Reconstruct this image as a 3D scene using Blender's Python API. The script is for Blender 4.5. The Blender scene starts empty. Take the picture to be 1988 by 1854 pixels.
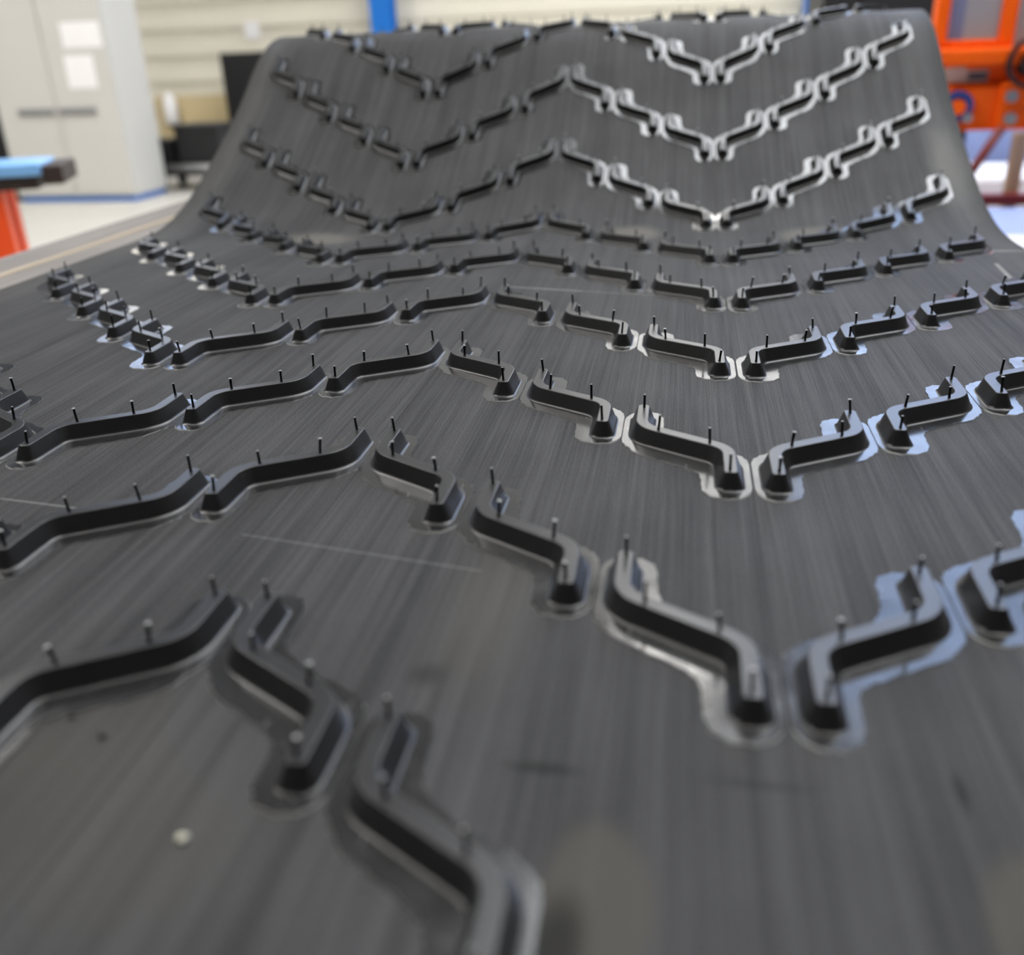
import bpy, bmesh, math, random
import numpy as np
from mathutils import Vector, Matrix
from mathutils.geometry import delaunay_2d_cdt

SC = bpy.context.scene
COL = SC.collection
random.seed(7)

# ------------------------------------------------------------------ camera
U = 0.1                      # one cleat pitch = 0.1 m
HC = 0.14                    # cleat height (pitches)
BZ = 0.9                     # belt surface height above the floor (m)
F_PX = 1802.06
PITCH, ROLL, YAW = 1.1385, 0.0834, 0.0950
CAM = (2.4091 * U, -6.1749 * U, (2.7946 + HC) * U + BZ)


def cam_rot(a, b, c):
    Rx = Matrix.Rotation(a, 3, 'X'); Ry = Matrix.Rotation(b, 3, 'Y'); Rz = Matrix.Rotation(c, 3, 'Z')
    return Rz @ Rx @ Ry


CR = cam_rot(PITCH, ROLL, YAW)
cam_d = bpy.data.cameras.new('camera')
cam = bpy.data.objects.new('camera', cam_d)
COL.objects.link(cam)
cam.matrix_world = Matrix.Translation(CAM) @ CR.to_4x4()
cam_d.sensor_width = 36.0
cam_d.lens = 36.0 * F_PX / 1988.0
cam_d.clip_start = 0.02
cam_d.clip_end = 200
cam_d.dof.use_dof = True
cam_d.dof.focus_distance = 0.87
cam_d.dof.aperture_fstop = 3.2
SC.camera = cam

# ------------------------------------------------------------------ world, exposure
w = bpy.data.worlds.new('world'); SC.world = w
w.use_nodes = True
w.node_tree.nodes['Background'].inputs[0].default_value = (0.55, 0.68, 1.0, 1)
w.node_tree.nodes['Background'].inputs[1].default_value = 1.0
SC.view_settings.view_transform = 'Standard'
SC.view_settings.look = 'None'
SC.view_settings.exposure = 0.0
SC.view_settings.gamma = 1.0
SC.view_settings.use_curve_mapping = False
SC.cycles.use_denoising = True
SC.cycles.max_bounces = 6
SC.cycles.sample_clamp_indirect = 6.0

# strengths of the light the hall has
WINDOW_BLUE = 4.0
LAMP_WHITE = 27.0
SKYLIGHT = 9.0


# ------------------------------------------------------------------ helpers
def at_y(px, py, y):
    """point of the plane y = const under an image pixel"""
    d = CR @ Vector(((px - 994) / F_PX, -(py - 927) / F_PX, -1))
    t = (y - CAM[1]) / d.y
    return Vector(CAM) + d * t


def at_z(px, py, z):
    d = CR @ Vector(((px - 994) / F_PX, -(py - 927) / F_PX, -1))
    t = (z - CAM[2]) / d.z
    return Vector(CAM) + d * t


def nt(mat):
    return mat.node_tree.nodes, mat.node_tree.links


def material(name, col, rough=0.6, spec=0.5, metal=0.0, var=0.12, scale=8.0, bump=0.0, emit=None, coords='Object', stretch=(1, 1, 1)):
    m = bpy.data.materials.new(name); m.use_nodes = True
    N, L = nt(m)
    b = N['Principled BSDF']
    b.inputs['Roughness'].default_value = rough
    b.inputs['Specular IOR Level'].default_value = spec
    b.inputs['Metallic'].default_value = metal
    tc = N.new('ShaderNodeTexCoord'); mp = N.new('ShaderNodeMapping')
    mp.inputs['Scale'].default_value = stretch
    L.new(tc.outputs[coords], mp.inputs[0])
    no = N.new('ShaderNodeTexNoise'); no.inputs['Scale'].default_value = scale; no.inputs['Detail'].default_value = 5
    L.new(mp.outputs[0], no.inputs['Vector'])
    mx = N.new('ShaderNodeMix'); mx.data_type = 'RGBA'
    c0 = [max(0, c * (1 - var)) for c in col[:3]] + [1]; c1 = [min(1, c * (1 + var)) for c in col[:3]] + [1]
    mx.inputs[6].default_value = c0; mx.inputs[7].default_value = c1
    L.new(no.outputs[0], mx.inputs[0])
    L.new(mx.outputs[2], b.inputs['Base Color'])
    if bump:
        bp = N.new('ShaderNodeBump'); bp.inputs['Strength'].default_value = bump; bp.inputs['Distance'].default_value = 0.002
        L.new(no.outputs[0], bp.inputs['Height']); L.new(bp.outputs[0], b.inputs['Normal'])
    if emit:
        b.inputs['Emission Color'].default_value = (*emit[:3], 1); b.inputs['Emission Strength'].default_value = emit[3]
    return m


def link(name, me, mat, parent=None, loc=(0, 0, 0), smooth=False):
    if mat is not None and len(me.materials) == 0:
        me.materials.append(mat)
    o = bpy.data.objects.new(name, me); COL.objects.link(o)
    o.location = loc
    if parent is not None:
        o.parent = parent
    if smooth:
        for p in me.polygons: p.use_smooth = True
    return o


def tag(o, label=None, cat=None, group=None, kind=None):
    if label: o['label'] = label
    if cat: o['category'] = cat
    if group: o['group'] = group
    if kind: o['kind'] = kind
    return o


def empty(name, loc, label, cat, group=None):
    o = bpy.data.objects.new(name, None); COL.objects.link(o); o.location = loc
    o.empty_display_size = 0.1
    return tag(o, label, cat, group)


def bm_mesh(bm, name):
    me = bpy.data.meshes.new(name); bm.to_mesh(me); bm.free(); return me


def add_box(bm, lo, hi, bevel=0.0, seg=2, rot=None):
    lo = Vector(lo); hi = Vector(hi)
    lo, hi = Vector(map(min, lo, hi)), Vector(map(max, lo, hi))
    c = (lo + hi) / 2; s = hi - lo
    r = bmesh.ops.create_cube(bm, size=1.0)
    vs = r['verts']
    for v in vs:
        v.co = Vector((v.co.x * s.x, v.co.y * s.y, v.co.z * s.z))
    if bevel > 0:
        es = list({e for v in vs for e in v.link_edges})
        rb = bmesh.ops.bevel(bm, geom=es, offset=min(bevel, min(s) * 0.45), segments=seg, affect='EDGES', profile=0.5)
        vs = list({v for f in rb['faces'] for v in f.verts} | {v for v in vs if v.is_valid})
    for v in vs:
        if rot is not None: v.co = rot @ v.co
        v.co += c
    return vs


def box(name, lo, hi, mat, parent=None, bevel=0.004, rot=None, seg=2):
    """one box-shaped piece; its origin is at the foot of its parent"""
    off = parent.matrix_basis.translation if parent is not None else Vector((0, 0, 0))
    if parent is not None and parent.parent is not None:
        off = off + parent.parent.matrix_basis.translation
    lo = Vector(lo); hi = Vector(hi)
    c = Vector(((lo.x + hi.x) / 2, (lo.y + hi.y) / 2, min(lo.z, hi.z)))
    bm = bmesh.new(); add_box(bm, lo - c, hi - c, bevel, seg, rot)
    return link(name, bm_mesh(bm, name), mat, parent, c - off)


def add_tube(bm, a, b, r, n=16, r2=None, caps=True):
    a = Vector(a); b = Vector(b); d = b - a
    q = d.to_track_quat('Z', 'Y').to_matrix().to_4x4()
    M = Matrix.Translation((a + b) / 2) @ q
    bmesh.ops.create_cone(bm, cap_ends=caps, cap_tris=False, segments=n, radius1=r, radius2=r if r2 is None else r2, depth=d.length, matrix=M)


def tube(name, a, b, r, mat, parent=None, n=20, smooth=True):
    off = parent.matrix_basis.translation if parent is not None else Vector((0, 0, 0))
    a = Vector(a); b = Vector(b)
    bm = bmesh.new(); add_tube(bm, (0, 0, 0), b - a, r, n)
    me = bm_mesh(bm, name)
    for p in me.polygons: p.use_smooth = len(p.vertices) == 4
    return link(name, me, mat, parent, a - off)


def lathe(name, prof, mat, parent=None, loc=(0, 0, 0), n=28):
    vs, fs = [], []
    for r, z in prof:
        for k in range(n):
            a = 2 * math.pi * k / n; vs.append((r * math.cos(a), r * math.sin(a), z))
    for i in range(len(prof) - 1):
        for k in range(n):
            k2 = (k + 1) % n; fs.append((i * n + k, i * n + k2, (i + 1) * n + k2, (i + 1) * n + k))
    fs.append(tuple(range(n))[::-1]); m = (len(prof) - 1) * n; fs.append(tuple(range(m, m + n)))
    me = bpy.data.meshes.new(name); me.from_pydata(vs, [], fs)
    return link(name, me, mat, parent, loc, smooth=True)


# ------------------------------------------------------------------ belt shape
PHI = -0.0395; PIV = 9.0; DRIFT = 0.010
TH_K = [-60, 8.6, 9.4, 10, 11, 12, 13, 14, 15, 16, 17, 18, 19, 20, 21, 22, 23, 24, 25, 26, 60]
TH_D = [0, 0, 0, 4.6, 16.4, 24.6, 26.9, 27.2, 32.1, 34.6, 28.1, 12.8, -2.4, -17.6, -32.8, -46, -48, -43, -23, 0, 0]
_S = np.linspace(-30, 40, 7001)
_T = np.radians(np.interp(_S, TH_K, TH_D)); _d = _S[1] - _S[0]
_Y = np.concatenate([[0], np.cumsum(np.cos(_T)[:-1] * _d)]) - 30
_Z = np.concatenate([[0], np.cumsum(np.sin(_T)[:-1] * _d)])


def bend(X, s, zl):
    """flat belt coordinates (pitches) + height over the belt -> world metres"""
    X = np.asarray(X, float); s = np.asarray(s, float); zl = np.asarray(zl, float)
    c, sn = math.cos(PHI), math.sin(PHI)
    u = c * X + sn * (s - PIV); v = -sn * X + c * (s - PIV) + PIV
    y = np.interp(v, _S, _Y); z = np.interp(v, _S, _Z); t = np.interp(v, _S, _T)
    y = y - np.sin(t) * zl; z = z + np.cos(t) * zl
    x2 = c * u - sn * (y - PIV) - DRIFT * np.maximum(0, v - 10); y2 = sn * u + c * (y - PIV) + PIV
    return np.stack([x2 * U, y2 * U, z * U + BZ], -1)


def frame_at(X, s):
    p = bend(X, s, 0.0); n = Vector(bend(X, s, 1.0) - p).normalized()
    return Vector(p), n


# ------------------------------------------------------------------ materials of the belt
def belt_material():
    m = bpy.data.materials.new('belt_rubber'); m.use_nodes = True
    N, L = nt(m); b = N['Principled BSDF']

    def math_(op, a, bb=None, clamp=False):
        n = N.new('ShaderNodeMath'); n.operation = op; n.use_clamp = clamp
        for i, v in enumerate((a, bb)):
            if v is None: continue
            if isinstance(v, (int, float)): n.inputs[i].default_value = v
            else: L.new(v, n.inputs[i])
        return n.outputs[0]

    def noise(scale_xyz, detail=4, rough=0.55):
        mp = N.new('ShaderNodeMapping'); mp.inputs['Scale'].default_value = scale_xyz
        L.new(uv.outputs[0], mp.inputs[0])
        n = N.new('ShaderNodeTexNoise'); n.inputs['Scale'].default_value = 1.0; n.inputs['Detail'].default_value = detail
        n.inputs['Roughness'].default_value = rough
        L.new(mp.outputs[0], n.inputs['Vector']); return n.outputs[0]

    def ramp(x, lo, hi):
        n = N.new('ShaderNodeMapRange'); n.interpolation_type = 'SMOOTHSTEP'; n.clamp = True
        n.inputs[1].default_value = lo; n.inputs[2].default_value = hi
        L.new(x, n.inputs[0]); return n.outputs[0]

    uv = N.new('ShaderNodeUVMap'); uv.uv_map = 'flat'        # metres across / along the belt
    sep = N.new('ShaderNodeSeparateXYZ'); L.new(uv.outputs[0], sep.inputs[0])
    u, v = sep.outputs[0], sep.outputs[1]
    fine = noise((620, 5, 1), 5, 0.6)
    mid = noise((130, 1.6, 1), 3, 0.6)
    wide = noise((26, 0.5, 1), 3)
    blot = noise((9, 7, 1), 5)
    grit = noise((800, 600, 1), 3)
    val = math_('MULTIPLY', ramp(fine, 0.34, 0.68), 0.36)
    val = math_('ADD', val, math_('MULTIPLY', ramp(mid, 0.34, 0.70), 0.28))
    val = math_('ADD', val, math_('MULTIPLY', ramp(wide, 0.34, 0.66), 0.20))
    val = math_('ADD', val, math_('MULTIPLY', ramp(blot, 0.35, 0.7), 0.16))
    val = math_('ADD', val, math_('MULTIPLY', ramp(grit, 0.36, 0.68), 0.40))
    # a few bright single streaks
    streak = ramp(noise((300, 1.1, 1), 1, 0.5), 0.70, 0.80)
    val = math_('ADD', val, math_('MULTIPLY', streak, 0.60))

    mixc = N.new('ShaderNodeMix'); mixc.data_type = 'RGBA'
    mixc.inputs[6].default_value = (0.002, 0.0021, 0.0023, 1); mixc.inputs[7].default_value = (0.051, 0.051, 0.0525, 1)
    L.new(val, mixc.inputs[0]); colour = mixc.outputs[2]

    def over(colour, mask, col):
        n = N.new('ShaderNodeMix'); n.data_type = 'RGBA'; n.inputs[7].default_value = (*col, 1)
        L.new(mask, n.inputs[0]); L.new(colour, n.inputs[6]); return n.outputs[2]

    def ellipse(cx, cy, rx, ry, soft=0.45, amount=1.0, breakup=0.35):
        a = math_('DIVIDE', math_('SUBTRACT', u, cx), rx); c = math_('DIVIDE', math_('SUBTRACT', v, cy), ry)
        r = math_('SQRT', math_('ADD', math_('MULTIPLY', a, a), math_('MULTIPLY', c, c)))
        r = math_('ADD', r, math_('MULTIPLY', math_('SUBTRACT', blot, 0.5), breakup * 3))
        return math_('MULTIPLY', math_('SUBTRACT', 1.0, ramp(r, 1 - soft, 1 + soft * 0.2)), amount)

    def stroke(x0, y0, x1, y1, wdt, amount):
        dx, dy = x1 - x0, y1 - y0; ln = math.hypot(dx, dy); dx /= ln; dy /= ln
        ru = math_('SUBTRACT', u, x0); rv = math_('SUBTRACT', v, y0)
        al = math_('ADD', math_('MULTIPLY', ru, dx), math_('MULTIPLY', rv, dy))
        pe = math_('ABSOLUTE', math_('SUBTRACT', math_('MULTIPLY', ru, dy), math_('MULTIPLY', rv, dx)))
        pe = math_('ADD', pe, math_('MULTIPLY', math_('SUBTRACT', grit, 0.5), wdt * 1.2))
        mk = math_('SUBTRACT', 1.0, ramp(pe, wdt * 0.4, wdt))
        inside = math_('MULTIPLY', math_('GREATER_THAN', al, 0.0), math_('LESS_THAN', al, ln))
        return math_('MULTIPLY', math_('MULTIPLY', mk, inside), amount)

    warm = (0.095, 0.091, 0.080)
    # dusty patches in the hollow of the bend
    for e in ((0.150, 0.995, 0.062, 0.05, 0.5, 0.85), (0.455, 0.985, 0.068, 0.05, 0.5, 0.85), (-0.40, 0.975, 0.085, 0.06, 0.6, 0.8)):
        colour = over(colour, ellipse(*e), warm)
    # brownish haze of talc between the front rows
    for e in ((0.14, -0.16, 0.035, 0.11, 0.8, 0.35), (-0.05, -0.30, 0.09, 0.06, 0.9, 0.28), (0.02, -0.36, 0.10, 0.07, 0.9, 0.25)):
        colour = over(colour, ellipse(*e), (0.070, 0.065, 0.054))
    # dark round stains in front
    for e in ((0.220, -0.368, 0.026, 0.046, 0.3, 0.75, 0.2), (0.384, -0.362, 0.026, 0.046, 0.3, 0.75, 0.2)):
        colour = over(colour, ellipse(*e), (0.052, 0.049, 0.040))
    for e in ((0.207, -0.385, 0.014, 0.028, 0.7, 0.85, 0.25), (0.378, -0.380, 0.012, 0.026, 0.7, 0.7, 0.25)):
        colour = over(colour, ellipse(*e), (0.006, 0.006, 0.005))
    for e in ((0.190, -0.297, 0.022, 0.005, 0.8, 0.75), (0.368, -0.288, 0.004, 0.016, 0.8, 0.95), (0.12, -0.236, 0.012, 0.012, 0.9, 0.55), (0.285, -0.295, 0.03, 0.004, 0.8, 0.5)):
        colour = over(colour, ellipse(*e), (0.008, 0.008, 0.007))
    colour = over(colour, stroke(-0.001, -0.9, 0.004, 2.2, 0.0010, 0.7), (0.006, 0.006, 0.006))
    colour = over(colour, stroke(0.2985, -0.9, 0.2995, 2.2, 0.0008, 0.35), (0.006, 0.006, 0.006))
    chalk = (0.30, 0.30, 0.29)
    for st in ((-0.046, -0.099, 0.127, -0.129, 0.0008, 0.24), (-0.257, -0.064, -0.150, -0.078, 0.0012, 0.35),
               (0.002, 0.628, 0.114, 0.604, 0.0022, 0.55), (0.114, 0.604, 0.223, 0.579, 0.0020, 0.25),
               (0.690, 0.868, 0.745, 0.868, 0.006, 0.55), (0.676, 0.780, 0.662, 0.600, 0.004, 0.5)):
        colour = over(colour, stroke(*st), chalk)
    colour = over(colour, ellipse(0.686, 0.857, 0.008, 0.010, 0.6, 0.9, 0.1), (0.42, 0.16, 0.17))
    # worn grey edge of the belt
    edge = ramp(math_('ABSOLUTE', u), 0.655, 0.735)
    colour = over(colour, math_('MULTIPLY', edge, 0.35), (0.085, 0.084, 0.080))
    colour = over(colour, ellipse(0.715, 1.24, 0.045, 0.20, 0.8, 0.7, 0.4), (0.13, 0.128, 0.122))
    # white specks
    vo = N.new('ShaderNodeTexVoronoi'); vo.inputs['Scale'].default_value = 34.0; L.new(uv.outputs[0], vo.inputs['Vector'])
    sp = math_('LESS_THAN', vo.outputs['Distance'], 0.012)
    colour = over(colour, math_('MULTIPLY', sp, math_('GREATER_THAN', blot, 0.55)), (0.6, 0.6, 0.58))
    L.new(colour, b.inputs['Base Color'])
    b.inputs['Roughness'].default_value = 0.66
    b.inputs['Specular IOR Level'].default_value = 0.14
    bp = N.new('ShaderNodeBump'); bp.inputs['Strength'].default_value = 0.4; bp.inputs['Distance'].default_value = 0.0006
    L.new(math_('ADD', fine, math_('MULTIPLY', grit, 0.6)), bp.inputs['Height']); L.new(bp.outputs[0], b.inputs['Normal'])
    return m


def flange_material():
    m = bpy.data.materials.new('flange_rubber'); m.use_nodes = True
    N, L = nt(m); b = N['Principled BSDF']
    uv = N.new('ShaderNodeUVMap'); uv.uv_map = 'flat'
    mp = N.new('ShaderNodeMapping'); mp.inputs['Scale'].default_value = (420, 60, 1); mp.inputs['Rotation'].default_value = (0, 0, 0.5)
    L.new(uv.outputs[0], mp.inputs[0])
    n1 = N.new('ShaderNodeTexNoise'); n1.inputs['Scale'].default_value = 1; n1.inputs['Detail'].default_value = 4; L.new(mp.outputs[0], n1.inputs['Vector'])
    n2 = N.new('ShaderNodeTexNoise'); n2.inputs['Scale'].default_value = 45; n2.inputs['Detail'].default_value = 4; L.new(uv.outputs[0], n2.inputs['Vector'])
    r = N.new('ShaderNodeMapRange'); r.inputs[1].default_value = 0.3; r.inputs[2].default_value = 0.7; r.inputs[3].default_value = 0.10; r.inputs[4].default_value = 0.22
    L.new(n2.outputs[0], r.inputs[0]); L.new(r.outputs[0], b.inputs['Roughness'])
    c = N.new('ShaderNodeMapRange'); c.inputs[1].default_value = 0.62; c.inputs[2].default_value = 0.80; c.inputs[3].default_value = 0.0; c.inputs[4].default_value = 1.0
    L.new(n1.outputs[0], c.inputs[0])
    mx = N.new('ShaderNodeMix'); mx.data_type = 'RGBA'; mx.inputs[6].default_value = (0.014, 0.014, 0.0145, 1); mx.inputs[7].default_value = (0.12, 0.12, 0.12, 1)
    L.new(c.outputs[0], mx.inputs[0]); L.new(mx.outputs[2], b.inputs['Base Color'])
    b.inputs['Specular IOR Level'].default_value = 0.62
    bp = N.new('ShaderNodeBump'); bp.inputs['Strength'].default_value = 0.10; bp.inputs['Distance'].default_value = 0.0004
    L.new(n1.outputs[0], bp.inputs['Height']); L.new(bp.outputs[0], b.inputs['Normal'])
    return m


M_BELT = belt_material()
M_FLANGE = flange_material()
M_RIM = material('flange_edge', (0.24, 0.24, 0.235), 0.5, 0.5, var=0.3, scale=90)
M_CLEAT = material('cleat_rubber', (0.014, 0.014, 0.0148), 0.31, 0.5, var=0.3, scale=60)
M_PIN = material('pin_rubber', (0.005, 0.005, 0.0055), 0.6, 0.14, var=0.3, scale=80)
M_PINTIP = material('torn_rubber_tip', (0.20, 0.20, 0.20), 0.45, 0.5, var=0.3, scale=300)
M_WHITE = material('white_paper', (0.86, 0.85, 0.84), 0.7, 0.3, var=0.03)
M_CABINET = material('cabinet_paint', (0.58, 0.57, 0.53), 0.45, 0.4, var=0.03, scale=3)
M_DARKGAP = material('dark_gap', (0.10, 0.10, 0.095), 0.6, 0.3)
M_BEIGE = material('beige_cladding', (0.72, 0.68, 0.56), 0.55, 0.3, var=0.05, scale=2)
M_PLASTER = material('grey_plaster', (0.70, 0.70, 0.69), 0.8, 0.2, var=0.06, scale=1.5)
M_DARKWALL = material('dark_grey_plaster', (0.10, 0.10, 0.10), 0.8, 0.2, var=0.06, scale=1.5)
M_CEIL = material('ceiling_sheet', (0.42, 0.42, 0.41), 0.8, 0.2, var=0.05, scale=1.5)
M_FLOOR = material('floor_coating', (0.52, 0.50, 0.45), 0.42, 0.4, var=0.08, scale=2.5)
M_BLUE = material('blue_paint', (0.004, 0.16, 0.58), 0.4, 0.5, var=0.05)
M_BLACK = material('black_paint', (0.010, 0.010, 0.011), 0.5, 0.4, var=0.2)
M_GREYMETAL = material('grey_metal', (0.30, 0.30, 0.30), 0.4, 0.5, metal=0.4, var=0.08)
M_ORANGE = material('orange_paint', (1.0, 0.125, 0.002), 0.5, 0.2, var=0.06, scale=4)
M_RED = material('dark_red_paint', (0.14, 0.008, 0.006), 0.45, 0.5, var=0.15)
M_ORANGERED = material('orange_red_paint', (1.0, 0.085, 0.003), 0.4, 0.5, var=0.08)
M_FILM = material('light_blue_film', (0.22, 0.48, 0.86), 0.3, 0.5, var=0.12, scale=6)
M_BLUESKIN = material('pale_blue_sheet', (0.25, 0.33, 0.60), 0.5, 0.4, var=0.18, scale=5, bump=0.3)
M_PALE = material('white_sheet', (0.60, 0.61, 0.67), 0.55, 0.4, var=0.08, scale=5, bump=0.2)
M_WOOD1 = material('grey_wood', (0.17, 0.155, 0.143), 0.7, 0.3, var=0.5, scale=5, stretch=(9, 0.7, 6))
M_WOOD2 = material('brown_wood', (0.34, 0.285, 0.225), 0.7, 0.3, var=0.3, scale=5, stretch=(9, 0.7, 6))
M_WOOD3 = material('pale_wood', (0.36, 0.30, 0.22), 0.7, 0.3, var=0.2, scale=5, stretch=(9, 0.7, 6))
M_POST = material('timber', (0.34, 0.22, 0.15), 0.7, 0.3, var=0.25, scale=4, stretch=(6, 6, 0.7))
M_PLY = material('plywood', (0.58, 0.47, 0.27), 0.65, 0.3, var=0.08, scale=3)
M_DBROWN = material('dark_brown_steel', (0.035, 0.022, 0.018), 0.5, 0.4, var=0.2)
M_STEEL = material('roller_steel', (0.45, 0.45, 0.46), 0.3, 0.5, metal=0.9, var=0.05)
M_GLASSPANE = material('machine_window', (0.34, 0.34, 0.35), 0.25, 0.5, var=0.1, scale=3)
M_GLASSBLUE = material('machine_window_blue', (0.20, 0.23, 0.36), 0.25, 0.5, var=0.1, scale=3)
M_CREAM = material('cream_label', (0.62, 0.56, 0.42), 0.6, 0.3, var=0.12, scale=20)
M_NAVY = material('navy_paint', (0.02, 0.05, 0.22), 0.4, 0.5, var=0.1)
M_SKYPANE = material('daylight_pane', (0.5, 0.6, 0.8), 0.3, 0.5, emit=(0.50, 0.66, 1.0, WINDOW_BLUE))
M_CREAMPANE = material('lit_pane', (0.7, 0.7, 0.65), 0.3, 0.5, emit=(1.0, 0.93, 0.80, 3.0))
M_ROOFPANE = material('roof_pane', (0.8, 0.8, 0.8), 0.3, 0.5, emit=(0.95, 0.97, 1.0, SKYLIGHT))
M_WHITEPANE = material('white_lit_pane', (0.7, 0.7, 0.7), 0.3, 0.5, emit=(1.0, 0.98, 0.94, 2.8))
M_LAMP = material('lamp_diffuser', (0.9, 0.9, 0.9), 0.4, 0.5, emit=(1.0, 0.97, 0.93, LAMP_WHITE))

# ------------------------------------------------------------------ the hall
HX0, HX1, HY0, HY1, HZ = -8.5, 9.5, -9.0, 11.4, 8.0


def struct(o):
    o['kind'] = 'structure'; return o


struct(box('floor', (HX0, HY0, -0.1), (HX1, HY1, 0), M_FLOOR, bevel=0))
struct(box('ceiling', (HX0, HY0, HZ), (HX1, HY1, HZ + 0.1), M_CEIL, bevel=0))
struct(box('wall_left', (HX0 - 0.15, HY0, 0), (HX0, HY1, HZ), M_DARKWALL, bevel=0))
struct(box('wall_right', (HX1, HY0, 0), (HX1 + 0.15, HY1, HZ), M_DARKWALL, bevel=0))
struct(box('wall_front', (HX0, HY0 - 0.15, 0), (HX1, HY0, HZ), M_DARKWALL, bevel=0))
wb = struct(box('wall_back', (HX0, HY1 + 0.03, 0), (HX1, HY1 + 0.18, HZ), M_PLASTER, bevel=0))
# ribbed beige cladding boards on the lower wall
ph = 0.30
for k in range(8):
    z0 = 0.06 + k * ph
    bm = bmesh.new()
    prof = [(0.0, 0.0), (-0.030, 0.012), (-0.030, 0.10), (-0.016, 0.13), (-0.016, ph - 0.05), (-0.030, ph - 0.02), (-0.030, ph - 0.006), (0.0, ph)]
    vs = []
    for x in (HX0, HX1):
        for (y, z) in prof: vs.append(bm.verts.new((x, y, z)))
    n = len(prof)
    for i in range(n - 1): bm.faces.new((vs[i], vs[i + 1], vs[n + i + 1], vs[n + i]))
    bm.faces.new(vs[:n]); bm.faces.new(vs[n:][::-1])
    bmesh.ops.recalc_face_normals(bm, faces=bm.faces)
    link('cladding_board', bm_mesh(bm, 'cladding_board'), M_BEIGE, wb, Vector((0, HY1 + 0.03, z0)) - wb.location)


def lit_window(name, x0, x1, z0, z1, mat, nx, nz):
    w_ = struct(box(name, (x0 - 0.06, HY1 - 0.03, z0 - 0.06), (x1 + 0.06, HY1 + 0.03, z1 + 0.06), M_GREYMETAL, bevel=0.01))
    dx = (x1 - x0) / nx; dz = (z1 - z0) / nz
    for i in range(nx):
        for j in range(nz):
            box('pane', (x0 + i * dx + 0.03, HY1 - 0.045, z0 + j * dz + 0.03), (x0 + (i + 1) * dx - 0.03, HY1 - 0.03, z0 + (j + 1) * dz - 0.03), mat, w_, bevel=0)
    return w_


lit_window('window_1', 2.0, 5.4, 2.7, 7.6, M_SKYPANE, 3, 4)
lit_window('window_5', -0.9, 1.7, 2.7, 7.6, M_WHITEPANE, 2, 4)
lit_window('window_2', -8.2, -6.0, 2.7, 3.9, M_CREAMPANE, 2, 1)
lit_window('window_6', -8.2, -6.2, 4.2, 6.4, M_SKYPANE, 2, 2)


def ceiling_light(x, y, sx, sy, label):
    t = empty('ceiling_light', (x, y, HZ - 0.16), label, 'lamp', 'ceiling lamps of the hall')
    box('housing', (x - sx / 2, y - sy / 2, HZ - 0.14), (x + sx / 2, y + sy / 2, HZ - 0.0), M_GREYMETAL, t, 0.01)
    box('diffuser', (x - sx / 2 + 0.03, y - sy / 2 + 0.03, HZ - 0.16), (x + sx / 2 - 0.03, y + sy / 2 - 0.03, HZ - 0.14), M_LAMP, t, 0.005)


def skylight(name, x0, x1, y0, y1, mat, nx, ny):
    w_ = struct(box(name, (x0 - 0.08, y0 - 0.08, HZ - 0.05), (x1 + 0.08, y1 + 0.08, HZ), M_GREYMETAL, bevel=0.01))
    dx = (x1 - x0) / nx; dy = (y1 - y0) / ny
    for i in range(nx):
        for j in range(ny):
            box('pane', (x0 + i * dx + 0.04, y0 + j * dy + 0.04, HZ - 0.07), (x0 + (i + 1) * dx - 0.04, y0 + (j + 1) * dy - 0.04, HZ - 0.05), mat, w_, bevel=0)


skylight('window_3', -0.9, 6.2, 2.2, 7.4, M_ROOFPANE, 5, 4)
skylight('window_4', 2.2, 7.0, 8.6, 11.2, M_SKYPANE, 4, 2)
LAB = 'long unseen white lamp panel under the hall ceiling'
for x, y, sx, sy in ((0.9, 0.2, 2.6, 0.5), (-2.6, 0.2, 2.6, 0.5), (3.9, 0.2, 2.6, 0.9), (-6.9, 4.6, 1.3, 2.8), (-6.9, 1.2, 1.3, 2.8), (-6.9, -2.2, 1.3, 2.8), (0.3, 9.7, 1.2, 1.0)):  # right panel is added to brighten the press, far-left ones the cabinet front
    ceiling_light(x, y, sx, sy, LAB)

# ------------------------------------------------------------------ work table under the belt
TT = 0.882
tab = empty('work_table', (0, 0.3, 0), 'long grey timber table carrying the black belt', 'table')
xs = [-0.985, -0.884, -0.868, -0.79, -0.60, -0.30, 0.0, 0.30, 0.55, 0.735]
mats = [M_WOOD1, M_WOOD3, M_WOOD1, M_WOOD1, M_WOOD2, M_WOOD1, M_WOOD2, M_WOOD1, M_WOOD2]
for i in range(len(xs) - 1):
    box('plank', (xs[i] + 0.0015, -1.2, TT - 0.04 + (0.0 if i != 1 else 0.001)), (xs[i + 1] - 0.0015, 2.6, TT + (0.0015 if i % 2 else 0.0)), mats[i], tab, 0.002)
for x in (-0.88, 0.60):
    box('rail', (x, -1.15, TT - 0.14), (x + 0.08, 2.55, TT - 0.041), M_WOOD1, tab, 0.003)
    for y in (-1.1, 0.7, 2.4):
        box('leg', (x, y, 0), (x + 0.08, y + 0.08, TT - 0.141), M_WOOD1, tab, 0.003)

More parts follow.
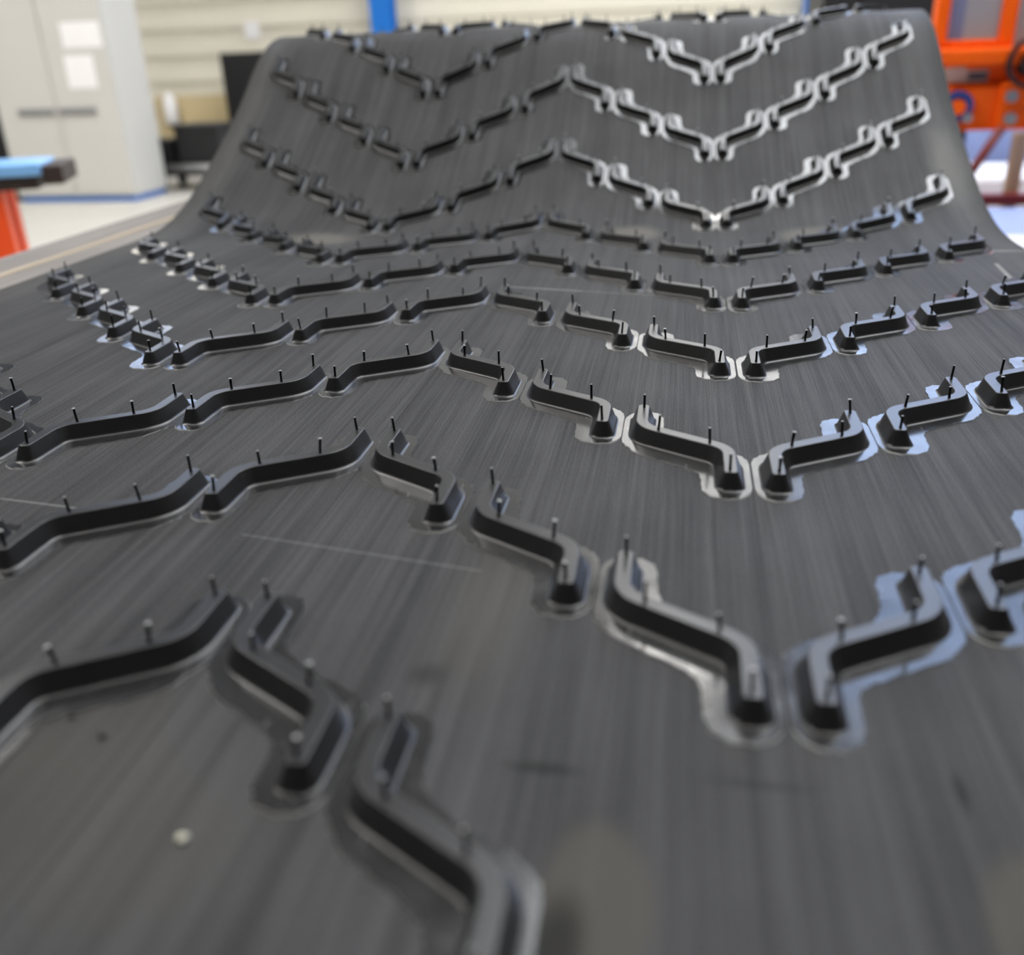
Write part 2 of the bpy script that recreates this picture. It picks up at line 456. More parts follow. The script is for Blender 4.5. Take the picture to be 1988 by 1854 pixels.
# ------------------------------------------------------------------ the belt
S0, S1, HW, TK = -9.0, 27.5, 7.45, 0.115
ss = np.concatenate([np.arange(S0, 8.0, 0.5), np.arange(8.0, S1 + 0.01, 0.1)])
xx = np.linspace(-HW, HW, 31)
B0 = Vector((0, 0, BZ - TK * U))
XX, SS = np.meshgrid(xx, ss)
top = bend(XX, SS, 0 * XX).reshape(-1, 3); bot = bend(XX, SS, 0 * XX - TK).reshape(-1, 3)
nx_, ns_ = len(xx), len(ss); NV = nx_ * ns_
faces = []
for j in range(ns_ - 1):
    for i in range(nx_ - 1):
        a = j * nx_ + i; faces.append((a, a + 1, a + nx_ + 1, a + nx_)); faces.append((NV + a, NV + a + nx_, NV + a + nx_ + 1, NV + a + 1))
for j in range(ns_ - 1):
    a = j * nx_; faces.append((a, a + nx_, NV + a + nx_, NV + a)); a += nx_ - 1; faces.append((a, NV + a, NV + a + nx_, a + nx_))
for i in range(nx_ - 1):
    faces.append((i, NV + i, NV + i + 1, i + 1)); a = (ns_ - 1) * nx_ + i; faces.append((a, a + 1, NV + a + 1, NV + a))
me = bpy.data.meshes.new('conveyor_belt')
me.from_pydata([tuple(v) for v in np.concatenate([top, bot]) - np.array(B0)], [], faces)
uvl = me.uv_layers.new(name='flat')
flat = np.concatenate([np.stack([XX.ravel(), SS.ravel()], 1)] * 2) * U
li = np.empty(len(me.loops), int); me.loops.foreach_get('vertex_index', li)
uvl.data.foreach_set('uv', flat[li].ravel())
nb = (nx_ - 1) * (ns_ - 1) * 2
for k, p in enumerate(me.polygons): p.use_smooth = k < nb
belt = link('conveyor_belt', me, M_BELT, None, B0)
tag(belt, 'wide black rubber conveyor belt with rows of chevron cleats, rising over a hump', 'conveyor belt')

# --- shape of a cleat (pitch units): two straight legs joined by a slanting bar
LX, HWD, TIP, RC = 0.338, 0.046, 0.672, 0.030
BAR = math.atan2(0.119, 0.199)


def centreline():
    """points + tangents from the near tip to the far tip (left-falling type: far leg on the left)"""
    r = 0.225; turn = math.pi / 2 - BAR; tl = r * math.tan(turn / 2)
    cy = -LX * math.tan(BAR)                       # corner of leg and bar
    pts = [(LX, -(TIP - RC) + k * ((TIP - RC) + cy - tl) / 4) for k in range(4)]
    tan = [(0, 1)] * 4
    ox, oy = LX - r, cy - tl
    for k in range(9):
        a = turn * k / 8
        pts.append((ox + r * math.cos(a), oy + r * math.sin(a))); tan.append((-math.sin(a), math.cos(a)))
    e = pts[-1]
    for k in (1, 2): pts.append((e[0] * (1 - k / 3.0), e[1] * (1 - k / 3.0))); tan.append(tan[-1])
    pts.append((0, 0)); tan.append(tan[-1])
    for q, t in list(zip(pts, tan))[-2::-1]:
        pts.append((-q[0], -q[1])); tan.append(t)
    return pts, tan


CP, CT = centreline(); NCP = len(CP); NCAP = 4


def ring(o):
    right = [(c[0] + t[1] * (HWD + o), c[1] - t[0] * (HWD + o)) for c, t in zip(CP, CT)]
    left = [(c[0] - t[1] * (HWD + o), c[1] + t[0] * (HWD + o)) for c, t in zip(CP, CT)]
    capf = []
    for sx in (1, -1):
        for k in range(1, NCAP + 1):
            a = (math.pi / 2) * (k / (NCAP + 1) if sx > 0 else k / (NCAP + 1) + 1)
            capf.append((-LX + sx * (HWD - RC) + (RC + o) * math.cos(a), (TIP - RC) + (RC + o) * math.sin(a)))
    capn = [(-x, -y) for x, y in capf]
    return right + capf + left[::-1] + capn


FT = 0.009
LAYERS = [(0.072, FT - 0.002), (0.060, FT + 0.0025), (0.051, FT + 0.009), (0.0455, FT + 0.020), (0.0425, FT + 0.030), (0.0415, FT + 0.034), (0.0060, HC - 0.012), (0.0050, HC - 0.0085), (0.0030, HC - 0.0035), (0.0, HC - 0.0008), (-0.004, HC)]
RINGS = [(ring(o), z) for o, z in LAYERS]
NR = len(RINGS[0][0]); NC2 = 2 * NCAP
CAPF = list(range(NCP, NCP + NC2)); LEFT = list(range(NCP + NC2, 2 * NCP + NC2))[::-1]; CAPN = list(range(2 * NCP + NC2, NR))
BODY_V = np.array([(x, y, z) for R_, z in RINGS for x, y in R_])
BODY_F = []; BODY_FLAT = []
for l in range(len(LAYERS) - 1):
    for k in range(NR):
        k2 = (k + 1) % NR; BODY_F.append((l * NR + k, l * NR + k2, (l + 1) * NR + k2, (l + 1) * NR + k)); BODY_FLAT.append(False)
tb = (len(LAYERS) - 1) * NR
for i in range(NCP - 1):
    BODY_F.append((tb + i, tb + i + 1, tb + LEFT[i + 1], tb + LEFT[i])); BODY_FLAT.append(True)
BODY_F.append(tuple([tb + NCP - 1] + [tb + k for k in CAPF] + [tb + LEFT[NCP - 1]])); BODY_FLAT.append(True)
BODY_F.append(tuple([tb + LEFT[0]] + [tb + k for k in CAPN] + [tb + 0])); BODY_FLAT.append(True)


def chaikin(P, n=2):
    for _ in range(n):
        Q = []
        for i in range(len(P)):
            a, b = P[i], P[(i + 1) % len(P)]
            Q.append((a[0] * .75 + b[0] * .25, a[1] * .75 + b[1] * .25)); Q.append((a[0] * .25 + b[0] * .75, a[1] * .25 + b[1] * .75))
        P = Q
    return P


def flange_outline(seed):
    rnd = random.Random(seed)

    def half(gm):
        g = rnd.uniform(0.01, 0.11) * gm; lb = rnd.uniform(-0.06, 0.02); bt = rnd.uniform(-0.01, 0.05)
        e = 0.4955
        return [(-0.36 - g * 0.2, -0.015 - g), (-0.14, -0.150 - g), (0.02, -0.255 - g), (0.115 + lb, -0.315 - g), (0.150 + lb, -0.40 - g * 0.3), (0.160 + lb, -0.56),
                (0.160 + lb, -0.70), (0.21 + lb * .6, -0.785 - bt), (0.315, -0.815 - bt), (0.42, -0.79 - bt), (0.485, -0.715), (e, -0.64), (e, -0.63), (e, -0.50), (e, -0.36), (e, -0.22), (e, -0.20), (0.478, -0.115), (0.43, -0.05)]
    A = half(1.0); B = [(-x, -y - (0.03 if abs(x) < 0.3 and abs(y) < 0.3 else 0)) for x, y in half(0.0)]
    P = chaikin(A + B, 2)
    P2 = []
    for i, (x, y) in enumerate(P):
        if abs(x) < 0.49:
            j = 0.006 * math.sin(i * 1.7 + seed) + rnd.uniform(-0.003, 0.003)
            x += j * 0.5; y += j
        P2.append((max(-0.4955, min(0.4955, x)), y))
    return P2


def flange_geo(seed):
    P = flange_outline(seed); n = len(P)
    V = [Vector(p) for p in P]; E = [(i, (i + 1) % n) for i in range(n)]
    gx = np.arange(-0.46, 0.47, 0.115); gy = np.arange(-0.78, 0.79, 0.12)

    def inside(x, y):
        c = False; m = 1e9
        for i in range(n):
            x1, y1 = P[i]; x2, y2 = P[(i + 1) % n]; m = min(m, (x1 - x) ** 2 + (y1 - y) ** 2)
            if (y1 > y) != (y2 > y) and x < (x2 - x1) * (y - y1) / (y2 - y1) + x1: c = not c
        return c and m > 0.0016
    G = [Vector((x, y)) for x in gx for y in gy if inside(x, y)]
    vs, es, fs, _, _, _ = delaunay_2d_cdt(V + G, E, [], 1, 1e-5)
    nv = len(vs); top = [(v.x, v.y, FT) for v in vs]
    faces = [tuple(f) for f in fs]
    cnt = {}
    for f in faces:
        for i in range(len(f)):
            e = (f[i], f[(i + 1) % len(f)]); cnt[e] = 1
    bd = [e for e in cnt if (e[1], e[0]) not in cnt]
    low = {}; verts = list(top)
    for a, b in bd:
        for k in (a, b):
            if k not in low:
                low[k] = len(verts); verts.append((vs[k].x * (1.012 if abs(vs[k].x) < 0.48 else 1.0), vs[k].y * 1.010, -0.003))
    area = sum((vs[f[1]].x - vs[f[0]].x) * (vs[f[2]].y - vs[f[0]].y) - (vs[f[2]].x - vs[f[0]].x) * (vs[f[1]].y - vs[f[0]].y) for f in faces)
    for a, b in bd: faces.append((b, a, low[a], low[b]))
    if area < 0: faces = [f[::-1] for f in faces]
    return np.array(verts), faces, len(fs)


FLANGES = [flange_geo(k * 3 + 1) for k in range(8)]


def pin_mesh(kind):
    """a thin moulded vent pin, 1 unit = 1 pitch; second material on its torn tip"""
    rad = 0.0105; n = 8
    hh = {0: 0.118, 1: 0.108, 2: 0.122, 3: 0.100}[kind]
    bendx = {0: 0.0, 1: 0.010, 2: -0.006, 3: 0.004}[kind]
    zs = [-0.004, 0.0, 0.004, hh * 0.35, hh * 0.7, hh - 0.006, hh]
    rs = [0.017, 0.0155, rad * 1.1, rad, rad * (1.0 if kind != 1 else 1.25), rad * 1.02, rad * (0.95 if kind in (0, 3) else 1.55)]
    vs, fs = [], []
    for z, r in zip(zs, rs):
        t = max(0, z / hh); ox = bendx * t * t
        for k in range(n):
            a = 2 * math.pi * k / n
            jr = r * (1 + (0.22 * math.sin(k * 2.6 + kind) if z == zs[-1] and kind == 2 else 0))
            vs.append((ox + jr * math.cos(a), jr * math.sin(a), z))
    for i in range(len(zs) - 1):
        for k in range(n):
            k2 = (k + 1) % n; fs.append((i * n + k, i * n + k2, (i + 1) * n + k2, (i + 1) * n + k))
    m = (len(zs) - 1) * n; fs.append(tuple(range(m, m + n)))
    me = bpy.data.meshes.new('vent_pin')
    me.from_pydata([(x * U, y * U, z * U) for x, y, z in vs], [], fs)
    me.materials.append(M_PIN); me.materials.append(M_PINTIP)
    for p in me.polygons: p.use_smooth = len(p.vertices) == 4
    me.polygons[-1].material_index = 1
    if kind in (1, 2):
        for k in range(n): me.polygons[-2 - k].material_index = 1
    return me


PINS = [pin_mesh(k) for k in range(4)]
PIN_XY = [(-0.3328, 0.6147), (-0.1989, 0.1186), (0.1989, -0.1186), (0.3328, -0.6147)]
PA, PV, PQ, PR = 0.4937, 1.0091, 0.9287, 2.566
CACHE = {}
far_pins_v, far_pins_f, far_pins_m = [], [], []


def build(V, F, mirror, cx, cs, name, mat, smooth, key, rim=None):
    if cs < 6.0 and key in CACHE: return CACHE[key]
    X = cx + (-V[:, 0] if mirror else V[:, 0]); s = cs + V[:, 1]
    W = bend(X, s, V[:, 2]) - bend(cx, cs, 0.0)
    Fm = [f[::-1] for f in F] if mirror else F
    me = bpy.data.meshes.new(name); me.from_pydata([tuple(p) for p in W], [], Fm)
    uvl = me.uv_layers.new(name='flat')
    fl = np.stack([X - cx + (cx * 0.37 % 1.0), s - cs + (cs * 0.61 % 1.0)], 1) * U
    li = np.empty(len(me.loops), int); me.loops.foreach_get('vertex_index', li)
    uvl.data.foreach_set('uv', fl[li].ravel())
    me.materials.append(mat)
    if smooth: me.polygons.foreach_set('use_smooth', [not q for q in BODY_FLAT])
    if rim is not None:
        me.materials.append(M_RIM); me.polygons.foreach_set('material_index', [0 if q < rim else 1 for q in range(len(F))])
    if cs < 6.0: CACHE[key] = me
    return me


rp = random.Random(21)
for row in range(1, 11):
    base = (row - 2) * PR
    order = [('T', k) for k in (3, 2, 1, 0)] + [('L', k) for k in (2, 1, 0)] + [('R', k) for k in (0, 1, 2)] + [('S', k) for k in (0, 1, 2, 3)]
    for t, k in order:
        if t in 'LR': x = PA + k; y = -k * PQ; mir = t == 'L'
        else: x = PA + 2 + PV + k; y = (-2 + k) * PQ; mir = t == 'S'
        if row == 1 and (t == 'S' or (t == 'R' and k == 2)): continue      # places still bare in the photo
        if t in 'LT': x = -x
        cs = base + y
        org = Vector(bend(x, cs, 0.0))
        var = rp.randrange(8)
        cl = link('chevron_cleat', build(BODY_V, BODY_F, mir, x, cs, 'chevron_cleat', M_CLEAT, True, ('b', mir)), None, belt, org - B0)
        Vf, Ff, ntop = FLANGES[var]
        link('base_flange', build(Vf, Ff, mir, x, cs, 'base_flange', M_FLANGE, False, ('f', mir, var), ntop), None, cl)
        for px, py in PIN_XY:
            X = x + (-px if mir else px); S_ = cs + py
            p0 = Vector(bend(X, S_, HC - 0.0005)); _, nrm = frame_at(X, S_)
            kind = rp.choice((0, 0, 1, 2, 3)); me = PINS[kind]
            tilt = Matrix.Rotation(rp.uniform(-0.09, 0.09), 3, 'X') @ Matrix.Rotation(rp.uniform(-0.09, 0.09), 3, 'Y') @ Matrix.Rotation(rp.uniform(0, 6.28), 3, 'Z')
            Mx = nrm.to_track_quat('Z', 'Y').to_matrix() @ tilt
            sc = rp.uniform(0.9, 1.1)
            if row <= 5:
                pn = link('vent_pin', me, None, cl, p0 - org)
                pn.rotation_euler = Mx.to_euler(); pn.scale = (1, 1, sc)
            else:
                b0 = len(far_pins_v)
                for v in me.vertices: far_pins_v.append(Mx @ Vector((v.co.x, v.co.y, v.co.z * sc)) + p0 - B0)
                for p in me.polygons:
                    far_pins_f.append([b0 + q for q in p.vertices]); far_pins_m.append(p.material_index)
me = bpy.data.meshes.new('vent_pins'); me.from_pydata(far_pins_v, [], far_pins_f)
me.materials.append(M_PIN); me.materials.append(M_PINTIP)
me.polygons.foreach_set('material_index', far_pins_m)
fp = link('vent_pins', me, None, belt); fp['kind'] = 'stuff'

# crumbs lying on the belt
M_CRUMB = material('pale_crumb', (0.42, 0.40, 0.33), 0.7, 0.3, var=0.2, scale=200)
M_CRUMBD = material('dark_crumb', (0.012, 0.012, 0.012), 0.6, 0.3, var=0.2, scale=200)
for (X, S_, r, m, lab) in ((0.47, -3.59, 0.026, M_CRUMB, 'pale round pellet lying on the bare black belt'),
                           (-0.24, -3.04, 0.020, M_CRUMBD, 'dark rubber crumb lying alone on the black belt'),
                           (-0.47, -2.93, 0.016, M_CRUMBD, 'tiny dark rubber crumb close beside a cleat foot')):
    bm = bmesh.new(); bmesh.ops.create_icosphere(bm, subdivisions=2, radius=r * U)
    for v in bm.verts:
        v.co *= 1 + 0.18 * math.sin(v.co.x * 3000 + v.co.y * 2100) * math.cos(v.co.z * 1800); v.co.z = v.co.z * 0.6 + r * U * 0.52
    o = link('crumb', bm_mesh(bm, 'crumb'), m, None, Vector(bend(X, S_, 0.0)), smooth=True)
    tag(o, lab, 'crumb')

# ------------------------------------------------------------------ things behind on the left
# two-door office cabinet
cy = at_z(160, 392, 0).y
cxl = at_y(38, 392, cy).x; cxr = at_y(265, 388, cy).x
CH, CD = 2.0, 0.62
cab = empty('metal_cabinet', ((cxl + cxr) / 2, cy + CD / 2, 0), 'tall pale grey two-door metal cabinet against the ribbed wall', 'cabinet')
box('body', (cxl, cy + 0.02, 0.05), (cxr, cy + CD, CH), M_CABINET, cab, 0.008)
box('plinth', (cxl + 0.02, cy + 0.03, 0), (cxr - 0.02, cy + CD - 0.02, 0.05), M_BLUE, cab, 0.003)
xm = (cxl + cxr) / 2
hz = at_y(125, 216, cy).z
for a, b, s in ((cxl + 0.012, xm - 0.006, 1), (xm + 0.006, cxr - 0.012, -1)):
    d = box('door', (a, cy, 0.07), (b, cy + 0.019, CH - 0.02), M_CABINET, cab, 0.005)
    hx0, hx1 = (b - 0.40, b - 0.02) if s > 0 else (a + 0.02, a + 0.40)
    box('pull_handle', (hx0, cy - 0.022, hz - 0.028), (hx1, cy + 0.001, hz + 0.028), M_GREYMETAL, d, 0.008)
for (x0, y0, x1, y1, lab) in ((124, 40, 190, 94, 'larger white paper sheet stuck high on the grey cabinet door'), (136, 106, 178, 172, 'small white paper sheet stuck low on the grey cabinet door')):
    a = at_y(x0, y1, cy - 0.001); b = at_y(x1, y0, cy - 0.001)
    o = box('paper_notice', (a.x, cy - 0.0035, a.z), (b.x, cy - 0.0008, b.z), M_WHITE, bevel=0.0005); tag(o, lab, 'paper')
# paper on the beige wall
yw = HY1 - 0.002
a = at_y(478, 76, yw); b = at_y(502, 42, yw)
o = box('paper_notice', (a.x, yw - 0.004, a.z), (b.x, yw - 0.0005, b.z), M_WHITE, bevel=0.0005); tag(o, 'white paper slip pinned to the beige ribbed wall', 'paper')
# plywood board leaning at the wall
a = at_y(300, 188, HY1 - 0.05); b = at_y(455, 188, HY1 - 0.05)
o = box('plywood_sheet', (a.x, HY1 - 0.06, 0), (b.x, HY1 - 0.035, a.z), M_PLY, bevel=0.002); tag(o, 'yellowish plywood sheet standing against the ribbed wall', 'board')
# white canister on the wall
a = at_y(334, 240, HY1 - 0.2); tp = at_y(334, 180, HY1 - 0.2)
hh = tp.z - a.z
cn = empty('white_canister', (a.x, HY1 - 0.17, a.z), 'white plastic canister on a bracket before the plywood', 'canister')
lathe('bottle', [(0.06, 0.0), (0.085, 0.02), (0.085, hh * 0.7), (0.06, hh * 0.86), (0.035, hh * 0.9), (0.035, hh)], M_WHITE, cn)
bk = box('bracket', (a.x - 0.09, HY1 - 0.26, a.z - 0.015), (a.x + 0.09, HY1 - 0.0598, a.z - 0.0005), M_GREYMETAL, cn, 0.002)
# black crate on a black trolley
ty = 8.6
a = at_y(290, 330, ty); b = at_y(432, 330, ty)
tz = at_y(380, 338, ty).z; cz0 = at_y(380, 312, ty).z; cz1 = at_y(380, 243, ty).z
tr = empty('platform_trolley', ((a.x + b.x) / 2, ty + 0.3, 0), 'black low platform trolley with grey bar below the crate', 'trolley')
box('deck', (a.x, ty, 0.14), (b.x + 0.25, ty + 0.6, tz), M_BLACK, tr, 0.01)
c = at_y(328, 322, ty)
tube('push_bar', (c.x, ty - 0.02, (tz + cz0) / 2 + 0.0), (b.x + 0.2, ty - 0.02, (tz + cz0) / 2), 0.035, M_GREYMETAL, tr)
for sx in (a.x + 0.08, b.x + 0.15):
    for yy in (ty + 0.08, ty + 0.5):
        tube('wheel', (sx - 0.02, yy, 0.07), (sx + 0.02, yy, 0.07), 0.07, M_BLACK, tr)
box('post', (a.x, ty + 0.02, tz), (a.x + 0.26, ty + 0.3, at_y(300, 272, ty).z), M_BLACK, tr, 0.01)
a2 = at_y(340, 300, ty); b2 = at_y(424, 300, ty)
cr = empty('plastic_crate', ((a2.x + b2.x) / 2, ty + 0.3, tz), 'black plastic crate standing on the low trolley', 'crate')
x0c, x1c = max(a2.x, a.x + 0.28), b2.x
box('body', (x0c, ty + 0.04, tz + 0.001), (x1c, ty + 0.5, cz1 - 0.03), M_BLACK, cr, 0.02)
box('rim', (x0c - 0.015, ty + 0.025, cz1 - 0.03), (x1c + 0.015, ty + 0.515, cz1), M_BLACK, cr, 0.01)
# black tall panel cabinet
ky = 10.6
a = at_y(438, 200, ky); b = at_y(438, 103, ky)
kb = empty('black_locker', (a.x + 0.4, ky + 0.25, 0), 'black steel locker standing between plywood and belt edge', 'locker')
box('body', (a.x, ky + 0.02, 0), (a.x + 0.8, ky + 0.5, b.z), M_BLACK, kb, 0.006)
dd = box('door', (a.x + 0.02, ky, 0.05), (a.x + 0.78, ky + 0.019, b.z - 0.02), M_BLACK, kb, 0.004)
box('handle', (a.x + 0.68, ky - 0.02, b.z * 0.5), (a.x + 0.70, ky + 0.001, b.z * 0.5 + 0.14), M_GREYMETAL, dd, 0.003)


def column(x0p, x1p, y, lab):
    a = at_y(x0p, 30, y); b = at_y(x1p, 30, y); w_ = b.x - a.x
    t = empty('steel_column', (a.x + w_ / 2, y + w_ / 2, 0), lab, 'column')
    box('front_flange', (a.x, y, 0.02), (b.x, y + 0.02, 3.2), M_BLUE, t, 0.002)
    box('back_flange', (a.x, y + w_ - 0.02, 0.02), (b.x, y + w_, 3.2), M_BLUE, t, 0.002)
    box('web', (a.x + w_ / 2 - 0.01, y + 0.02, 0.02), (a.x + w_ / 2 + 0.01, y + w_ - 0.02, 3.2), M_BLUE, t, 0.0)
    box('base_plate', (a.x - 0.05, y - 0.05, 0), (b.x + 0.05, y + w_ + 0.05, 0.02), M_BLUE, t, 0.002)


column(718, 758, 11.0, 'bright blue steel column before the beige wall behind the belt crest')
column(1562, 1600, 11.0, 'bright blue steel column beside the black box of the dark opening')

# work bench with pale blue film, far left
bo = at_z(118, 320, 0.86)
bn = empty('work_bench', (bo.x, bo.y, 0), 'steel bench with pale blue covered top and orange legs', 'bench')
ox, oy = bo.x, bo.y
box('top', (ox - 2.0, oy, 0.825), (ox - 0.075, oy + 0.30, 0.87), M_FILM, bn, 0.008)
box('end_cap', (ox - 0.074, oy, 0.79), (ox, oy + 0.30, 0.86), M_DBROWN, bn, 0.006)
box('under_frame', (ox - 1.98, oy + 0.02, 0.775), (ox - 0.10, oy + 0.28, 0.825), M_DBROWN, bn, 0.004)
for dx in (-0.32, -1.9):
    for dy in (0.04, 0.18):
        box('leg', (ox + dx, oy + dy, 0), (ox + dx + 0.08, oy + dy + 0.08, 0.775), M_ORANGERED, bn, 0.006)
bn.rotation_euler.z = math.radians(24)
# dark machine at the far left edge
my = cy + 0.06
xr_ = cxl - 0.03
zs_ = at_y(0, 172, my).z; zt = at_y(0, 95, my).z
mm = empty('control_console', (xr_ - 0.4, my + 0.2, 0), 'black console with pale blue panel beside the grey cabinet', 'console')
box('body', (xr_ - 0.8, my, 0), (xr_, my + 0.4, zs_), M_BLACK, mm, 0.01)
box('panel', (xr_ - 0.8, my + 0.02, zs_ + 0.001), (xr_, my + 0.2, zt), M_BLUESKIN, mm, 0.01)

# ------------------------------------------------------------------ things behind on the right
hy = 7.0  # solid black box stands in for a dark opening behind the crest
a = at_y(1593, 60, hy); b = at_y(1850, 60, hy)
hs = empty('dark_opening_box', ((a.x + b.x) / 2, hy + 0.5, 0), 'large matt black box standing for a dark opening behind the belt crest', 'machine')
box('body', (a.x, hy, 0.05), (b.x, hy + 1.0, 1.9), M_BLACK, hs, 0.02)
box('foot', (a.x + 0.05, hy + 0.05, 0), (b.x - 0.05, hy + 0.95, 0.05), M_BLACK, hs, 0.005)
box('lid', (a.x - 0.02, hy - 0.02, 1.9), (b.x + 0.02, hy + 1.02, 1.95), M_BLACK, hs, 0.01)

PY = 3.6


def pxbox(name, x0, y0, x1, y1, d0, d1, mat, parent, bevel=0.006):
    """box whose front face covers the pixel rectangle on the machine's front plane; d0..d1 = depth behind that plane"""
    ym = (y0 + y1) / 2; xm_ = (x0 + x1) / 2
    xa = at_y(x0, ym, PY).x; xb = at_y(x1, ym, PY).x; za = at_y(xm_, y1, PY).z; zb = at_y(xm_, y0, PY).z
    return box(name, (xa, PY + d0, za), (xb, PY + d1, zb), mat, parent, bevel)


pz = at_y(1900, 60, PY)
pr = empty('orange_press', (pz.x, PY + 0.2, 0), 'bright orange press with window, dial and blue ring', 'machine')
zt_ = 1.75
xl0 = at_y(1817, 40, PY).x; xl1 = at_y(1844, 40, PY).x; xr0 = at_y(1946, 40, PY).x; xr1 = at_y(1976, 40, PY).x
zw = at_y(1890, 77, PY).z; zsh = at_y(1890, 92, PY).z
XE = xr1 + 0.45
box('frame_post', (xl0, PY, zsh), (xl1, PY + 0.08, zt_), M_ORANGE, pr, 0.012)
box('frame_post', (xr0, PY, zsh), (xr1, PY + 0.08, zt_), M_ORANGE, pr, 0.012)
box('frame_post', (XE - 0.07, PY, zsh), (XE, PY + 0.08, zt_), M_ORANGE, pr, 0.012)
box('frame_rail', (xl0, PY, zt_), (XE, PY + 0.08, zt_ + 0.08), M_ORANGE, pr, 0.012)
box('frame_rail', (xl1, PY + 0.002, zsh), (xr0, PY + 0.078, zw), M_ORANGE, pr, 0.006)
box('pane', (xl1, PY + 0.03, zw), (at_y(1876, 40, PY).x, PY + 0.05, zt_), M_GLASSBLUE, pr, 0)
box('pane', (at_y(1876, 40, PY).x, PY + 0.03, zw), (xr0, PY + 0.05, zt_), M_GLASSPANE, pr, 0)
box('pane', (xr1, PY + 0.03, zsh), (XE - 0.07, PY + 0.05, zt_), M_GLASSPANE, pr, 0)
zb1 = at_y(1890, 128, PY).z
box('shelf_bar', (at_y(1811, 110, PY).x, PY - 0.05, zb1), (XE, PY + 0.16, zsh), M_ORANGE, pr, 0.015)
zc1 = at_y(1890, 166, PY).z
box('back_plate', (at_y(1822, 145, PY).x, PY + 0.05, zc1), (XE, PY + 0.16, zb1), M_ORANGE, pr, 0.004)
lp = pxbox('label_strip', 1822, 132, 1880, 162, 0.04, 0.05, M_CREAM, pr, 0.001)
pxbox('label_strip', 1880, 136, 1924, 160, 0.04, 0.05, M_CREAM, pr, 0.001)
pxbox('slot', 1884, 141, 1922, 156, 0.034, 0.04, M_DARKGAP, pr, 0.001)
zd1 = at_y(1890, 254, PY).z
box('side_plate', (at_y(1836, 210, PY).x, PY, zd1), (XE, PY + 0.16, zc1), M_ORANGE, pr, 0.01)
pxbox('cover_block', 1936, 158, 1988, 250, -0.03, 0.0, M_ORANGE, pr, 0.01)


def disc(name, cx, cy_, rp_, d0, d1, mat, inner=None):
    c = at_y(cx, cy_, PY); e = at_y(cx + rp_, cy_, PY); r = (e - c).length
    n = 36; bm = bmesh.new()
    if inner is None:
        add_tube(bm, (0, d1, 0), (0, d0, 0), r, n)
    else:
        ri = r * inner
        rings = []
        for (yy, rr) in ((d1, r), (d0, r), (d0, ri), (d1, ri)):
            rings.append([bm.verts.new((rr * math.cos(2 * math.pi * k / n), yy, rr * math.sin(2 * math.pi * k / n))) for k in range(n)])
        for q in range(4):
            A, B = rings[q], rings[(q + 1) % 4]
            for k in range(n): bm.faces.new((A[k], A[(k + 1) % n], B[(k + 1) % n], B[k]))
        bmesh.ops.recalc_face_normals(bm, faces=bm.faces)
    return link(name, bm_mesh(bm, name), mat, pr, Vector((c.x, PY, c.z)) - pr.location)


disc('ring', 1856, 206, 30, -0.03, 0.0, M_NAVY, 0.55)
disc('hub', 1856, 208, 14, -0.045, 0.0, M_ORANGE)
disc('knob', 1873, 228, 9, -0.05, 0.0, M_GREYMETAL)
disc('bolt', 1958, 186, 12, -0.05, -0.03, M_GREYMETAL)
disc('bolt', 1955, 229, 12, -0.05, -0.03, M_GREYMETAL)
disc('dial_rim', 1992, 120, 50, -0.10, -0.07, M_BLACK, 0.84)
disc('dial_hub', 1992, 125, 22, -0.09, 0.0, M_BLACK)
disc('dial_cap', 1988, 124, 10, -0.10, -0.09, M_GREYMETAL)
# legs of the press
for xx_ in (at_y(1846, 240, PY).x, XE - 0.12):
    box('leg', (xx_, PY + 0.06, 0), (xx_ + 0.08, PY + 0.14, zd1), M_DBROWN, pr, 0.006)

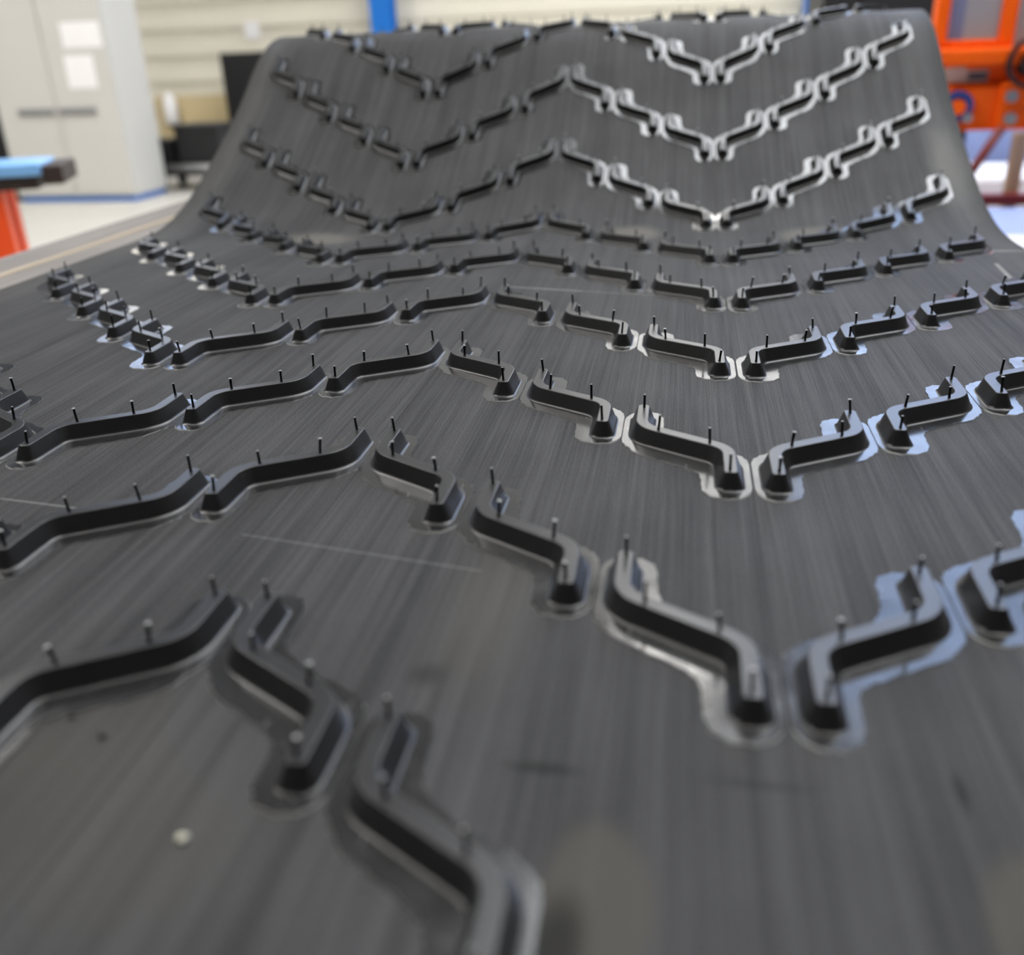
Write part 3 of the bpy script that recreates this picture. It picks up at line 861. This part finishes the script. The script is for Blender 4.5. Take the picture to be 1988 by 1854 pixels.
# red steel rack in front of the press
ry_ = 3.35
xa = at_y(1880, 390, ry_).x; xb = xa + 1.3
zt2 = at_y(1950, 378, ry_).z; zb2 = at_y(1950, 399, ry_).z
rk = empty('steel_rack', ((xa + xb) / 2, ry_ + 0.05, 0), 'dark red steel rack with a slanting brace below the press', 'rack')
box('beam', (xa, ry_, zb2), (xb, ry_ + 0.08, zt2), M_RED, rk, 0.004)
for x_ in (xa, xb - 0.08):
    box('leg', (x_, ry_ + 0.0, 0), (x_ + 0.07, ry_ + 0.07, zb2), M_RED, rk, 0.004)
p0 = at_y(1894, 322, ry_ + 0.12); p1 = at_y(1942, 252, ry_ + 0.12)
dv = (p1 - p0); tube('brace', p0 - dv * 1.05, p1 + dv * 0.05, 0.018, M_RED, rk)
# timber post
a = at_y(1963, 320, ry_ + 0.10); b = at_y(1986, 320, ry_ + 0.10)
o = box('timber_post', (a.x, ry_ + 0.09, 0), (b.x, ry_ + 0.15, at_y(1975, 258, ry_ + 0.10).z), M_POST, bevel=0.004)
tag(o, 'brown square timber post standing under the orange press', 'post')


# wrapped bales and sheets below and behind
def bale(name, lo, hi, mat, lab, cat, seed):
    bm = bmesh.new(); lo = Vector(lo); hi = Vector(hi); c = Vector(((lo.x + hi.x) / 2, (lo.y + hi.y) / 2, lo.z))
    add_box(bm, lo - c, hi - c, 0.04, 3)
    bmesh.ops.subdivide_edges(bm, edges=bm.edges, cuts=2, use_grid_fill=True)
    r = random.Random(seed); s = hi - lo
    for v in bm.verts:
        if v.co.z > 0.02:
            v.co += Vector((r.uniform(-1, 1), r.uniform(-1, 1), r.uniform(-1, 1))) * 0.007
    o = link(name, bm_mesh(bm, name), mat, None, c, smooth=True); tag(o, lab, cat); return o


g0 = at_y(1860, 300, 5.2); g1 = at_y(2120, 300, 5.2)
bale('wrapped_bale', (g0.x, 5.2, 0), (g1.x, 6.0, at_y(1930, 240, 5.2).z), M_BLUESKIN, 'tall pale blue wrapped bale standing behind the orange press', 'bale', 3)
z1 = at_y(1930, 345, 4.4).z
g0 = at_y(1850, 360, 4.4); g1 = at_y(2150, 360, 4.4)
bale('wrapped_bale', (g0.x, 4.4, 0), (g1.x, 5.05, z1), M_PALE, 'white wrapped bale standing low behind the red rack', 'bale', 5)
z1 = at_y(1950, 403, 3.2).z
g0 = at_y(1890, 440, 2.5); 
bale('wrapped_bale', (0.95, 2.2, 0), (2.1, 3.2, z1), M_BLUESKIN, 'pale blue wrapped bale on the floor beside the belt edge', 'bale', 8)
bale('wrapped_bale', (0.88, 1.2, 0), (1.9, 2.15, at_y(1985, 452, 2.15).z), M_PALE, 'white wrapped bale on the floor beside the belt edge', 'bale', 9)
